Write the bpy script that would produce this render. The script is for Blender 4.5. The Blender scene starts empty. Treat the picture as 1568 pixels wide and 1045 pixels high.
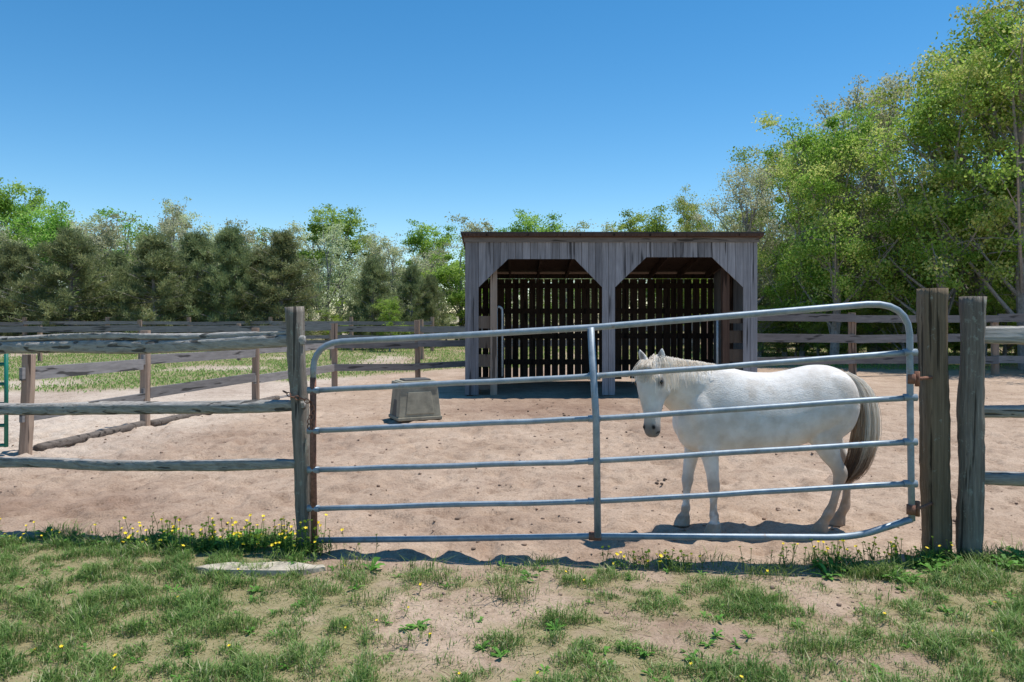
import bpy, math, random
import numpy as np
from mathutils import Vector, Matrix
R = random.Random(7)
rng = np.random.default_rng(7)
scene = bpy.context.scene
COL = scene.collection

# ------------------------------------------------------------------ helpers
def hash2(ix, iy, seed):
    n = (ix.astype(np.int64)*374761393 + iy.astype(np.int64)*668265263 + seed*1274126177) & 0xffffffff
    n = ((n ^ (n >> 13))*1274126177) & 0xffffffff
    n = (n ^ (n >> 16)) & 0xffffff
    return n/float(0xffffff)
def vnoise(x, y, seed=0):
    x = np.asarray(x, float); y = np.asarray(y, float)
    ix = np.floor(x); iy = np.floor(y); fx = x-ix; fy = y-iy
    fx = fx*fx*(3-2*fx); fy = fy*fy*(3-2*fy)
    a = hash2(ix, iy, seed); b = hash2(ix+1, iy, seed); c = hash2(ix, iy+1, seed); d = hash2(ix+1, iy+1, seed)
    return (a*(1-fx)+b*fx)*(1-fy)+(c*(1-fx)+d*fx)*fy
def fbm(x, y, seed=0, o=4):
    s = 0; a = .5; t = 0
    for i in range(o):
        s = s+a*vnoise(np.asarray(x)*2**i, np.asarray(y)*2**i, seed+i*17); t += a; a *= .5
    return s/t
def sstep(a, b, x):
    t = np.clip((x-a)/(b-a), 0, 1); return t*t*(3-2*t)

class MB:
    def __init__(s): s.v = []; s.f = []; s.t = []; s.m = []
    def add(s, verts, faces, tint=.5, mat=0):
        b = len(s.v); s.v.extend([tuple(p) for p in verts])
        for f in faces:
            s.f.append([i+b for i in f]); s.t.append(tint); s.m.append(mat)
    def hexa(s, p, tint=.5, mat=0):
        s.add(p, [(0,3,2,1),(4,5,6,7),(0,1,5,4),(1,2,6,5),(2,3,7,6),(3,0,4,7)], tint, mat)
    def box(s, x0, x1, y0, y1, z0, z1, tint=.5, mat=0):
        s.hexa([(x0,y0,z0),(x1,y0,z0),(x1,y1,z0),(x0,y1,z0),(x0,y0,z1),(x1,y0,z1),(x1,y1,z1),(x0,y1,z1)], tint, mat)
    def beam(s, p0, p1, w, h, tint=.5, mat=0):
        p0 = Vector(p0); p1 = Vector(p1); d = (p1-p0).normalized()
        up = Vector((0,0,1)) if abs(d.z) < .9 else Vector((0,1,0))
        sd = d.cross(up).normalized(); u = sd.cross(d)
        q = []
        for z in (-1, 1):
            for (a, e) in ((p0,-1),(p0,1),(p1,1),(p1,-1)):
                q.append(a+sd*w/2*e+u*h/2*z)
        s.hexa(q, tint, mat)
    def loft(s, rings, tint=.5, mat=0, cap=True):
        n = len(rings[0]); V = []; F = []
        for r in rings: V.extend(r)
        for i in range(len(rings)-1):
            for j in range(n):
                k = (j+1) % n
                F.append((i*n+j, i*n+k, (i+1)*n+k, (i+1)*n+j))
        if cap:
            F.append(tuple(range(n-1, -1, -1))); F.append(tuple((len(rings)-1)*n+j for j in range(n)))
        s.add(V, F, tint, mat)
    def tube(s, path, rad, n=8, tint=.5, mat=0, jit=0):
        P = [Vector(p) for p in path]
        if not hasattr(rad, '__len__'): rad = [rad]*len(P)
        rings = []; ref = None
        for i, p in enumerate(P):
            d = (P[min(i+1, len(P)-1)]-P[max(i-1, 0)]).normalized()
            if ref is None:
                ref = Vector((0,0,1)) if abs(d.z) < .8 else Vector((1,0,0))
            a = d.cross(ref).normalized(); b = a.cross(d).normalized(); ref = b
            rings.append([p+(a*math.cos(2*math.pi*j/n)+b*math.sin(2*math.pi*j/n))*rad[i]*(1+(R.uniform(-jit, jit) if jit else 0)) for j in range(n)])
        s.loft(rings, tint, mat)
    def timber(s, p0, p1, w, h, tint=.5, mat=0, seg=24, rough=.12, n=14, bow=0, taper=0, seed=0, sq_e=3.2):
        rr = random.Random(seed*31+5); p0 = Vector(p0); p1 = Vector(p1); d = (p1-p0).normalized()
        up = Vector((0,0,1)) if abs(d.z) < .9 else Vector((0,-1,0))
        sd = d.cross(up).normalized(); u = sd.cross(d)
        ph = [rr.uniform(0, 6.28) for _ in range(n)]; fr = [rr.uniform(3, 9) for _ in range(n)]; am = [rr.uniform(.3, 1)*rough for _ in range(n)]
        base = [rr.uniform(-rough, rough) for _ in range(n)]
        wph = rr.uniform(0, 6.28)
        rings = []
        for i in range(seg+1):
            t = i/seg; e = 1-taper*(2*t-1)**8
            c = p0.lerp(p1, t)+u*bow*math.sin(t*math.pi)+sd*rr.uniform(-1,1)*.003+u*rough*.035*math.sin(wph+t*9)
            ring = []
            for j in range(n):
                a = 2*math.pi*j/n+.26
                ca, sa = math.cos(a), math.sin(a)
                sq = (abs(ca)**sq_e+abs(sa)**sq_e)**(-1/sq_e)
                r = sq*e*(1+base[j]+am[j]*math.sin(ph[j]+fr[j]*t*2)+rr.uniform(-.25,.25)*rough)
                ring.append(c+sd*ca*w/2*r+u*sa*h/2*r)
            rings.append(ring)
        s.loft(rings, tint, mat)
    def build(s, name, mats, smooth=False, parent=None):
        me = bpy.data.meshes.new(name); me.from_pydata(s.v, [], s.f); 
        for m in mats: me.materials.append(m)
        me.polygons.foreach_set('material_index', s.m)
        me.polygons.foreach_set('use_smooth', [smooth]*len(s.f))
        a = me.attributes.new('tint', 'FLOAT', 'FACE'); a.data.foreach_set('value', s.t)
        me.update()
        ob = bpy.data.objects.new(name, me); COL.objects.link(ob)
        if parent: ob.parent = parent
        return ob

def empty(name, loc=(0,0,0)):
    e = bpy.data.objects.new(name, None); e.location = loc; COL.objects.link(e); return e

# ------------------------------------------------------------------ materials
def new_mat(name):
    m = bpy.data.materials.new(name); m.use_nodes = True
    nt = m.node_tree; nt.nodes.clear()
    out = nt.nodes.new('ShaderNodeOutputMaterial')
    return m, nt, out
def N(nt, t, **kw):
    n = nt.nodes.new(t)
    for k, v in kw.items(): setattr(n, k, v)
    return n
def ramp(nt, stops):
    r = nt.nodes.new('ShaderNodeValToRGB'); e = r.color_ramp.elements
    while len(e) < len(stops): e.new(.5)
    for i, (p, c) in enumerate(stops):
        e[i].position = p; e[i].color = (*c, 1) if len(c) == 3 else c
    return r
def math_(nt, op, a, b):
    n = nt.nodes.new('ShaderNodeMath'); n.operation = op
    for i, x in enumerate((a, b)):
        if isinstance(x, (int, float)): n.inputs[i].default_value = x
        else: nt.links.new(x, n.inputs[i])
    return n.outputs[0]
def mixc(nt, fac, a, b, mode='MIX'):
    n = nt.nodes.new('ShaderNodeMix'); n.data_type = 'RGBA'; n.blend_type = mode
    for idx, x in ((0, fac), (6, a), (7, b)):
        if isinstance(x, (int, float)): n.inputs[idx].default_value = x
        elif isinstance(x, tuple): n.inputs[idx].default_value = (*x, 1)
        else: nt.links.new(x, n.inputs[idx])
    return n.outputs[2]
def noise(nt, vec, scale, detail=4, rough=.6):
    n = nt.nodes.new('ShaderNodeTexNoise'); n.inputs['Scale'].default_value = scale
    n.inputs['Detail'].default_value = detail; n.inputs['Roughness'].default_value = rough
    if vec is not None: nt.links.new(vec, n.inputs['Vector'])
    return n.outputs['Fac']
def attr(nt, name, out='Fac'):
    n = nt.nodes.new('ShaderNodeAttribute'); n.attribute_name = name; return n.outputs[out]

def wood_mat(name, dark, light, scl, lichen=.0, bump=.6, lichcol=(.34,.36,.30), rough=.85):
    m, nt, out = new_mat(name); L = nt.links.new
    tc = N(nt, 'ShaderNodeTexCoord'); mp = N(nt, 'ShaderNodeMapping'); mp.inputs['Scale'].default_value = scl
    L(tc.outputs['Object'], mp.inputs['Vector'])
    n1 = noise(nt, mp.outputs[0], 1.0, 6, .7)
    n2 = noise(nt, tc.outputs['Object'], 5, 4, .6)
    r = ramp(nt, [(.28, dark), (.5, tuple((a+b)/2 for a, b in zip(dark, light))), (.72, light)]); L(n1, r.inputs[0])
    c = mixc(nt, math_(nt, 'MULTIPLY', n2, .5), r.outputs[0], dark)
    tn = attr(nt, 'tint')
    mul = math_(nt, 'ADD', math_(nt, 'MULTIPLY', tn, 1.0), .5)
    cmb = N(nt, 'ShaderNodeCombineColor'); [L(mul, cmb.inputs[i]) for i in range(3)]
    c = mixc(nt, 1.0, c, cmb.outputs[0], 'MULTIPLY')
    if lichen > 0:
        n3 = noise(nt, tc.outputs['Object'], 14, 6, .75)
        r3 = ramp(nt, [(.62-lichen*.2, (0,0,0)), (.68-lichen*.2, (1,1,1))]); L(n3, r3.inputs[0])
        c = mixc(nt, math_(nt, 'MULTIPLY', r3.outputs[0], .75), c, lichcol)
    mp2 = N(nt, 'ShaderNodeMapping'); mp2.inputs['Scale'].default_value = tuple(s*.6 for s in scl); L(tc.outputs['Object'], mp2.inputs['Vector'])
    n4 = noise(nt, mp2.outputs[0], 1.0, 2, .5)
    r4 = ramp(nt, [(.34, (1,1,1)), (.39, (0,0,0))]); L(n4, r4.inputs[0])
    c = mixc(nt, math_(nt, 'MULTIPLY', r4.outputs[0], .8), c, tuple(x*.2 for x in dark))
    b = N(nt, 'ShaderNodeBsdfPrincipled'); b.inputs['Roughness'].default_value = rough
    b.inputs['Specular IOR Level'].default_value = .25
    L(c, b.inputs['Base Color'])
    bp = N(nt, 'ShaderNodeBump'); bp.inputs['Strength'].default_value = bump; bp.inputs['Distance'].default_value = .02
    L(math_(nt, 'SUBTRACT', n1, math_(nt, 'MULTIPLY', r4.outputs[0], .4)), bp.inputs['Height']); L(bp.outputs[0], b.inputs['Normal']); L(b.outputs[0], out.inputs[0])
    return m
rail_wood = wood_mat('split_rail_wood', (.17,.155,.135), (.60,.57,.53), (2.2,45,45), lichen=.12, lichcol=(.40,.40,.34), bump=.9)
post_wood = wood_mat('fence_post_wood', (.12,.10,.08), (.42,.37,.31), (48,48,2.2), lichen=.25, bump=.9)
dark_post_wood = wood_mat('gate_post_wood', (.10,.072,.045), (.32,.24,.16), (50,50,1.8), lichen=.05, bump=.8)
far_rail_wood = wood_mat('paddock_rail_wood', (.15,.14,.135), (.32,.30,.29), (3,3,25), lichen=0, bump=.2)
far_post_wood = wood_mat('paddock_post_wood', (.22,.155,.115), (.48,.35,.26), (30,30,2), lichen=0, bump=.2)
shed_wood = wood_mat('shed_siding_wood', (.14,.14,.148), (.39,.39,.41), (22,22,1.1), lichen=0, bump=.3)
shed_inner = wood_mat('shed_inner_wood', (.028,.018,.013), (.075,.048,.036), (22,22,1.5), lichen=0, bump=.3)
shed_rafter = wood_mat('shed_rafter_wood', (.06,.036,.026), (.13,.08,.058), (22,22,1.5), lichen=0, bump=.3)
tan_wood = wood_mat('shed_post_wood', (.22,.17,.13), (.42,.34,.27), (22,22,1.5), lichen=0, bump=.3)
log_wood = wood_mat('log_wood', (.10,.08,.065), (.24,.2,.17), (4,25,25), lichen=0)

def simple(name, col, rough=.6, metal=0, nscale=20, var=.25, bump=.1, spec=.4):
    m, nt, out = new_mat(name); L = nt.links.new
    tc = N(nt, 'ShaderNodeTexCoord')
    n1 = noise(nt, tc.outputs['Object'], nscale, 5, .65)
    r = ramp(nt, [(.3, tuple(c*(1-var) for c in col)), (.7, tuple(min(1, c*(1+var)) for c in col))]); L(n1, r.inputs[0])
    b = N(nt, 'ShaderNodeBsdfPrincipled'); b.inputs['Roughness'].default_value = rough; b.inputs['Metallic'].default_value = metal
    b.inputs['Specular IOR Level'].default_value = spec
    L(r.outputs[0], b.inputs['Base Color'])
    bp = N(nt, 'ShaderNodeBump'); bp.inputs['Strength'].default_value = bump; bp.inputs['Distance'].default_value = .01
    L(n1, bp.inputs['Height']); L(bp.outputs[0], b.inputs['Normal']); L(b.outputs[0], out.inputs[0])
    return m
rust = simple('rust', (.24,.11,.07), .85, 0, 40, .45, .4)
green_paint = simple('green_enamel', (.01,.16,.11), .4, 0, 10, .2)
grey_paint = simple('pipe_paint', (.45,.52,.55), .45, 0, 10, .2)
trough_mat = simple('weathered_plastic', (.27,.245,.18), .7, 0, 6, .35, .2)
trough_dark = simple('dark_plastic', (.09,.085,.075), .7, 0, 6, .25, .2)
roof_mat = simple('roof_asphalt', (.06,.052,.052), .9, 0, 8, .3)
stone_mat = simple('stone', (.46,.40,.31), .9, 0, 14, .35, .6)
clod_mat = simple('dirt_clod', (.31,.215,.155), .95, 0, 9, .5, .5)
manure_mat = simple('manure', (.10,.07,.05), .95, 0, 30, .4, .6)
galv, nt, out = new_mat('galvanised_steel'); L = nt.links.new
tc = N(nt, 'ShaderNodeTexCoord')
n1 = noise(nt, tc.outputs['Object'], 12, 5, .7); n2 = noise(nt, tc.outputs['Object'], 22, 6, .7)
r = ramp(nt, [(.3, (.20,.25,.29)), (.7, (.36,.41,.45))]); L(n1, r.inputs[0])
r2 = ramp(nt, [(.58, (0,0,0)), (.68, (1,1,1))]); L(n2, r2.inputs[0])
c = mixc(nt, math_(nt, 'MULTIPLY', r2.outputs[0], .55), r.outputs[0], (.24,.17,.12))
b = N(nt, 'ShaderNodeBsdfPrincipled'); b.inputs['Metallic'].default_value = .3; b.inputs['Roughness'].default_value = .5
L(c, b.inputs['Base Color']); L(b.outputs[0], out.inputs[0])

def leaf_mat(name, c1, c2, c3=None, transl=.35, rough=.55):
    m, nt, out = new_mat(name); L = nt.links.new
    st = [(0, c1), (.6, c2), (1, c3 or c2)]
    r = ramp(nt, st); L(attr(nt, 'tint'), r.inputs[0])
    oi = N(nt, 'ShaderNodeObjectInfo')
    hs = N(nt, 'ShaderNodeHueSaturation'); 
    L(math_(nt, 'ADD', math_(nt, 'MULTIPLY', oi.outputs['Random'], .045), .475), hs.inputs['Hue'])
    L(math_(nt, 'ADD', math_(nt, 'MULTIPLY', oi.outputs['Random'], .4), .85), hs.inputs['Value'])
    L(r.outputs[0], hs.inputs['Color'])
    b = N(nt, 'ShaderNodeBsdfPrincipled'); b.inputs['Roughness'].default_value = rough; b.inputs['Specular IOR Level'].default_value = .2
    t = N(nt, 'ShaderNodeBsdfTranslucent'); mx = N(nt, 'ShaderNodeMixShader'); mx.inputs[0].default_value = transl
    L(hs.outputs[0], b.inputs['Base Color']); L(hs.outputs[0], t.inputs['Color'])
    L(b.outputs[0], mx.inputs[1]); L(t.outputs[0], mx.inputs[2]); L(mx.outputs[0], out.inputs[0])
    return m
leaf_a = leaf_mat('leaf_spring_green', (.14,.24,.04), (.30,.46,.07), (.46,.58,.15), .48)
leaf_b = leaf_mat('leaf_pale_green', (.30,.34,.16), (.49,.53,.29), (.66,.66,.47), .48)
leaf_r = leaf_mat('leaf_oak', (.15,.25,.035), (.34,.46,.08), (.60,.56,.21), .48)
needle = leaf_mat('pine_needles', (.12,.145,.065), (.23,.27,.11), (.36,.37,.17), .32)
bark = simple('bark', (.30,.27,.25), .95, 0, 12, .4, .5)
grass_m = leaf_mat('grass_blades', (.105,.185,.045), (.22,.33,.085), (.56,.50,.30), .4, .5)
grass_far = leaf_mat('grass_far', (.16,.23,.06), (.25,.34,.09), (.44,.41,.2), .4, .6)
weed_m = leaf_mat('weed_leaves', (.10,.21,.035), (.17,.34,.055), (.26,.44,.09), .4)
yellow = simple('flower_yellow', (.85,.62,.02), .6, 0, 20, .15, 0)

# ------------------------------------------------------------------ ground
def fore_edge(x):
    e = 5.62-(sstep(-1.6, -1.15, x))*.68+sstep(2.0, 2.8, x)*.12
    return e+(fbm(x*2.1, x*0+3.1, 5)-.5)*.45
def back_edge(x):
    e = np.interp(x, [-30,-9,-5.4,-1.6,4,8,12,30], [15.5,16.0,18.5,22.5,24,23,22,20.5])
    return e+(fbm(x*.8, x*0+9.1, 8)-.5)*2
def grass_density(x, y):
    x = np.asarray(x, float); y = np.asarray(y, float)
    f = 1-sstep(-.22, .14, y-fore_edge(x)+.25*(fbm(x*5, y*5, 71)-.5))
    p = .75*fbm(x*2.3, y*3.0, 21, 6)+.25*fbm(x*8, y*9, 27, 3)
    bare = .25*np.exp(-(((x+.25)/.95)**2+((y-4.6)/.75)**2))+.14*np.exp(-(((x-1.3)/1.5)**2+((y-4.3)/.7)**2))
    lush = .18*sstep(-.9, -1.8, x)+.08*sstep(4.0,3.4,y)
    fd = f*np.clip(sstep(.30, .62, p+.10+lush-bare), 0.07, 1)
    b = sstep(-.6, .8, y-back_edge(x))*np.clip(sstep(.28, .58, fbm(x*.5, y*.4, 33, 5)+.05), .15, 1)
    return np.clip(fd+b, 0, 1)
def damp(x, y):
    d = .9*np.exp(-(((x-.7)/2.0)**2+((y-13.3)/1.7)**2))
    d = d+.65*np.exp(-(((x+4.3)/2.3)**2+((y-6.5)/1.0)**2))
    d = d+sstep(.48, .72, fbm(x*.45, y*.3, 44))*.4
    return np.clip(d*(.5+1.0*fbm(x*1.8, y*1.3, 50)), 0, 1)
def ground_h(x, y):
    g = grass_density(x, y)
    near = 1-sstep(10, 17, y)
    pad = sstep(4.9, 5.4, y)
    h = (fbm(x*.6, y*.6, 60)-.5)*.05
    h = h+near*(1-g)*(fbm(x*7, y*7, 61, 4)-.5)*(.04+.045*pad)
    h = h-near*(1-g)*sstep(.60, .76, vnoise(x*6.0, y*6.0, 77))*(.010+.026*pad)
    return h
def axis(d0, d1, st, lo, hi, g=1.09):
    a = list(np.arange(d0, d1, st)); s = st; v = a[-1]
    while v < hi: s *= g; v += s; a.append(v)
    s = st; v = a[0]; pre = []
    while v > lo: s *= g*1.1; v -= s; pre.append(v)
    return np.array(pre[::-1]+a)
gx = axis(-7, 7.5, .035, -350, 350); gy = axis(2.6, 10.5, .032, -80, 500, 1.035)
X, Y = np.meshgrid(gx, gy); nx, ny = len(gx), len(gy)
Z = ground_h(X, Y)
V = np.stack([X, Y, Z], -1).reshape(-1, 3)
ii = (np.arange(ny-1)[:, None]*nx+np.arange(nx-1)[None, :]).ravel()
F = np.stack([ii, ii+1, ii+nx+1, ii+nx], -1)
me = bpy.data.meshes.new('ground'); me.from_pydata(V.tolist(), [], F.tolist())
me.polygons.foreach_set('use_smooth', [True]*len(F))
for nm, fn in (('grass', grass_density), ('damp', damp)):
    a = me.attributes.new(nm, 'FLOAT', 'POINT'); a.data.foreach_set('value', fn(V[:,0], V[:,1]).astype(np.float32))
a = me.attributes.new('pale', 'FLOAT', 'POINT')
pale = sstep(-3.4, -5.0, V[:,0]+np.clip((12-V[:,1])*.06, -.5, .5))*sstep(7.5, 9.5, V[:,1])
a.data.foreach_set('value', pale.astype(np.float32))
gm, nt, out = new_mat('ground_soil'); L = nt.links.new
tc = N(nt, 'ShaderNodeTexCoord'); co = tc.outputs['Object']
n1 = noise(nt, co, .9, 6, .65); n2 = noise(nt, co, 9, 6, .7); n3 = noise(nt, co, 60, 4, .7); n4 = noise(nt, co, 3.2, 5, .7)
r1 = ramp(nt, [(.35, (.43,.31,.222)), (.65, (.57,.43,.32))]); L(n1, r1.inputs[0])
r2 = ramp(nt, [(.30, (.55,.51,.48)), (.47, (1,1,1)), (.7, (1.0,1.0,1.0))]); L(n2, r2.inputs[0])
r3 = ramp(nt, [(.3, (.62,.60,.58)), (.55, (1,1,1)), (.75, (1.1,1.1,1.1))]); L(n3, r3.inputs[0])
r4 = ramp(nt, [(.32, (.76,.72,.70)), (.55, (1,1,1))]); L(n4, r4.inputs[0])
c = mixc(nt, attr(nt, 'pale'), r1.outputs[0], (.62,.51,.41))
c = mixc(nt, math_(nt, 'MULTIPLY', attr(nt, 'damp'), .8), c, (.25,.158,.112))
c = mixc(nt, .85, c, r2.outputs[0], 'MULTIPLY'); c = mixc(nt, .85, c, r3.outputs[0], 'MULTIPLY'); c = mixc(nt, .8, c, r4.outputs[0], 'MULTIPLY')
rg = ramp(nt, [(.35, (.20,.19,.075)), (.6, (.32,.27,.14)), (.8, (.42,.34,.22))]); L(n2, rg.inputs[0])
gfac = attr(nt, 'grass')
c = mixc(nt, math_(nt, 'MULTIPLY', gfac, .85), c, rg.outputs[0])
b = N(nt, 'ShaderNodeBsdfPrincipled'); b.inputs['Roughness'].default_value = .95; b.inputs['Specular IOR Level'].default_value = .1
L(c, b.inputs['Base Color'])
bp = N(nt, 'ShaderNodeBump'); bp.inputs['Strength'].default_value = .8; bp.inputs['Distance'].default_value = .035
L(math_(nt, 'ADD', n2, math_(nt, 'MULTIPLY', n3, .35)), bp.inputs['Height']); L(bp.outputs[0], b.inputs['Normal']); L(b.outputs[0], out.inputs[0])
me.materials.append(gm)
ob = bpy.data.objects.new('ground', me); COL.objects.link(ob)

# ------------------------------------------------------------------ quad clouds (leaves / blades)
def quad_obj(name, Q, tint, mat, link=True, extra=None):
    me = bpy.data.meshes.new(name); n = len(Q)
    verts = Q.reshape(-1, 3); faces = np.arange(n*4).reshape(-1, 4).tolist(); tl = list(tint); mi = [0]*n
    V = verts.tolist()
    mats = [mat]
    if extra is not None:
        o = len(V); V = V+[list(p) for p in extra.v]; faces = faces+[[i+o for i in f] for f in extra.f]
        tl += extra.t; mi += [1]*len(extra.f); mats.append(bark)
    me.from_pydata(V, [], faces)
    for m in mats: me.materials.append(m)
    me.polygons.foreach_set('material_index', mi)
    a = me.attributes.new('tint', 'FLOAT', 'FACE'); a.data.foreach_set('value', np.array(tl, np.float32))
    me.update()
    if not link: return me
    ob = bpy.data.objects.new(name, me); COL.objects.link(ob); return ob
def rnd_unit(rs, n):
    v = rs.normal(size=(n, 3)); return v/np.linalg.norm(v, axis=1)[:, None]
def leaf_quads(rs, C, size, asp=.6, upb=.12):
    n = len(C); nr = rnd_unit(rs, n); nr[:, 2] = np.abs(nr[:, 2])+upb; nr /= np.linalg.norm(nr, axis=1)[:, None]
    t = np.cross(nr, rnd_unit(rs, n)); t /= np.linalg.norm(t, axis=1)[:, None]; b = np.cross(nr, t)
    s = (size*rs.uniform(.6, 1.3, n))[:, None]
    return np.stack([C+t*s, C+b*s*asp+nr*s*.15, C-t*s, C-b*s*asp+nr*s*.15], 1)
def blades(xy, h, w, rs, lean=.5):
    n = len(xy); z = ground_h(xy[:,0], xy[:,1])-.004
    B = np.stack([xy[:,0], xy[:,1], z], 1)
    a = rs.uniform(0, 2*np.pi, n); d = np.stack([np.cos(a), np.sin(a), 0*a], 1); s = np.stack([-np.sin(a), np.cos(a), 0*a], 1)
    ln = rs.uniform(.05, lean, n)[:, None]*h[:, None]; hh = h[:, None]*np.array([[0,0,1.]])
    M = B+hh*.55+d*ln*.3; T = B+hh*rs.uniform(.75, 1, n)[:, None]+d*ln*1.3
    return np.stack([B, M+s*w[:, None], T, M-s*w[:, None]], 1)

n = 480000
xy = np.stack([rng.uniform(-5.6, 5.8, n), rng.uniform(2.5, 5.9, n)], 1)
g = grass_density(xy[:,0], xy[:,1]); cl = fbm(xy[:,0]*9, xy[:,1]*9, 91, 3)
keep = rng.uniform(0, 1, n) < g*sstep(.25, .6, cl)*1.1
xy = xy[keep]; cl = cl[keep]; g = g[keep]
big = fbm(xy[:,0]*1.6, xy[:,1]*1.6, 95)
h = (.014+.062*sstep(.38, .75, cl)*rng.uniform(.4, 1.4, len(xy)))*(.4+1.2*big)*(.55+.5*g)
tint = np.clip(.02+.68*fbm(xy[:,0]*3.3, xy[:,1]*3.3, 97)+rng.normal(0, .14, len(xy))+(rng.uniform(0, 1, len(xy)) < .13+.3*(1-g))*.5, 0, 1)
quad_obj('lawn_grass', blades(xy, h, rng.uniform(.0012, .0032, len(xy)), rng, .9), tint, grass_m)
n = 50000
xy = np.stack([rng.uniform(-5.4, 5.6, n), rng.uniform(2.6, 5.3, n)], 1); g = grass_density(xy[:,0], xy[:,1])
xy = xy[rng.uniform(0,1,n) < .2+.6*g]; xy = xy[xy[:,1] < fore_edge(xy[:,0])]
quad_obj('dry_grass', blades(xy, rng.uniform(.008, .022, len(xy)), rng.uniform(.0012,.0024,len(xy)), rng, 4.5), rng.uniform(.85,1,len(xy)), grass_m)
pts = []
for k in range(250):
    cx = R.uniform(-5.2, 5.4); cy = float(fore_edge(np.array([cx]))[0])-R.uniform(-.05, .25)
    if R.random() < .5: cx = R.uniform(-4.5, 4.5); cy = R.uniform(3.2, 5)
    if -1.0 < cx < 1.0 and R.random() < .4: continue
    m_ = R.randint(20, 80); pts.append(np.stack([rng.normal(cx, .05, m_), rng.normal(cy, .035, m_)], 1))
for (cx, cy) in ((-1.4,5.35),(-1.5,5.45),(2.75,5.12),(2.95,5.1),(3.1,5.15),(-1.3,5.3),(2.6,5.1)):
    pts.append(np.stack([rng.normal(cx, .07, 90), rng.normal(cy, .04, 90)], 1))
P = np.concatenate(pts); hh = rng.uniform(.04, .12, len(P))
quad_obj('grass_tufts', blades(P, hh, rng.uniform(.0015, .0032, len(P)), rng, 1.1), np.clip(rng.normal(.35, .25, len(P)), 0, 1), grass_m)
n = 130000
yy = rng.uniform(14.5, 38, n); xx = rng.uniform(-1, 1, n)*yy*.95
g = grass_density(xx, yy); k = rng.uniform(0, 1, n) < g
xy = np.stack([xx[k], yy[k]], 1)
quad_obj('field_grass', blades(xy, rng.uniform(.03, .10, len(xy)), rng.uniform(.008, .02, len(xy)), rng, .9),
         np.clip(.2+.5*fbm(xy[:,0]*.6, xy[:,1]*.6, 12)+rng.normal(0, .15, len(xy)), 0, 1), grass_far)
def rosette(cx, cy, r, k, lst, tn):
    z0 = float(ground_h(np.array([cx]), np.array([cy]))[0])
    for i in range(k):
        a = R.uniform(0, 6.28); ln = r*R.uniform(.6, 1.1); w = ln*R.uniform(.12, .2); hgt = ln*R.uniform(.15, .7)
        d = np.array([math.cos(a), math.sin(a), 0]); s = np.array([-d[1], d[0], 0]); c = np.array([cx, cy, z0])
        p = [c, c+d*ln*.35+[0,0,hgt*.7], c+d*ln*.75+[0,0,hgt*.95], c+d*ln+[0,0,hgt*.75]]
        lst.append([p[0]+s*w*.2, p[1]+s*w*.8, p[1]-s*w*.8, p[0]-s*w*.2]); lst.append([p[1]+s*w*.8, p[2]+s*w, p[2]-s*w, p[1]-s*w*.8])
        lst.append([p[2]+s*w, p[3], p[3]+s*.001, p[2]-s*w]); t = min(1, max(0, R.gauss(.4, .2))); tn += [t, t, t]
lst = []; tn = []
for (cx, cy, rr_) in ((-.48,4.09,.07),(.22,4.01,.07),(-.05,3.74,.06),(.63,3.74,.065),(.83,3.67,.06),(.55,3.8,.055),(-.14,3.81,.05),(-.54,4.05,.05),(1.44,4.32,.05),(-1.93,4.57,.05)):
    rosette(cx, cy, rr_, 12, lst, tn)
for k in range(380):
    cx = R.uniform(-5, 5.2); cy = R.uniform(2.9, 5.0)
    if grass_density(np.array([cx]), np.array([cy]))[0] > .1: rosette(cx, cy, R.uniform(.02, .06), R.randint(5, 10), lst, tn)
for k in range(230):
    cx = R.choice([R.uniform(-4.8, -1.35), R.uniform(1.9, 3.4), R.gauss(-1.85, .3)]); cy = float(fore_edge(np.array([cx]))[0])-R.uniform(-.02, .2)
    rosette(cx, cy, R.uniform(.04, .11), R.randint(6, 11), lst, tn)
quad_obj('weed_patch', np.array(lst), tn, weed_m)
fl = MB()
def flower(cx, cy, hh, r):
    z0 = float(ground_h(np.array([cx]), np.array([cy]))[0]); tx = cx+R.uniform(-.03, .03); ty = cy+R.uniform(-.03, .03)
    fl.tube([(cx,cy,z0), ((cx+tx)/2+.004, cy, z0+hh*.5), (tx,ty,z0+hh)], .0018, 4, .5, 1)
    for q in range(3):
        zz = z0+hh*R.uniform(.2,.75); a = R.uniform(0,6.28); l_ = R.uniform(.02,.05); cxx = cx+(tx-cx)*.4
        fl.add([(cxx,cy,zz),(cxx+l_*.5*math.cos(a)-.006*math.sin(a),cy+l_*.5*math.sin(a)+.006*math.cos(a),zz+l_*.4),(cxx+l_*math.cos(a),cy+l_*math.sin(a),zz+l_*.3),(cxx+l_*.5*math.cos(a)+.006*math.sin(a),cy+l_*.5*math.sin(a)-.006*math.cos(a),zz+l_*.4)],[(0,1,2,3)],.5,1)
    n_ = Vector((R.uniform(-.5,.5), R.uniform(-.9,.1), 1)).normalized(); a = n_.orthogonal().normalized(); b_ = n_.cross(a); c_ = Vector((tx,ty,z0+hh))
    ring = [c_+(a*math.cos(k*math.pi/5)+b_*math.sin(k*math.pi/5))*r*(1 if k % 2 == 0 else .6)+n_*r*.25 for k in range(10)]
    fl.add([c_]+ring, [(0, 1+k, 1+(k+1) % 10) for k in range(10)], .6, 0)
for k in range(170): flower(R.gauss(-1.95, .36), 5.34+R.uniform(-.12,.2), R.uniform(.06, .20), R.uniform(.010, .017))
for k in range(34): flower(R.gauss(-1.45, .1), 5.2+R.uniform(-.1,.1), R.uniform(.08, .24), R.uniform(.009, .015))
for k in range(30): flower(R.gauss(-3.5, .6), 5.5+R.uniform(-.1,.1), R.uniform(.05, .15), R.uniform(.008, .014))
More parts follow.
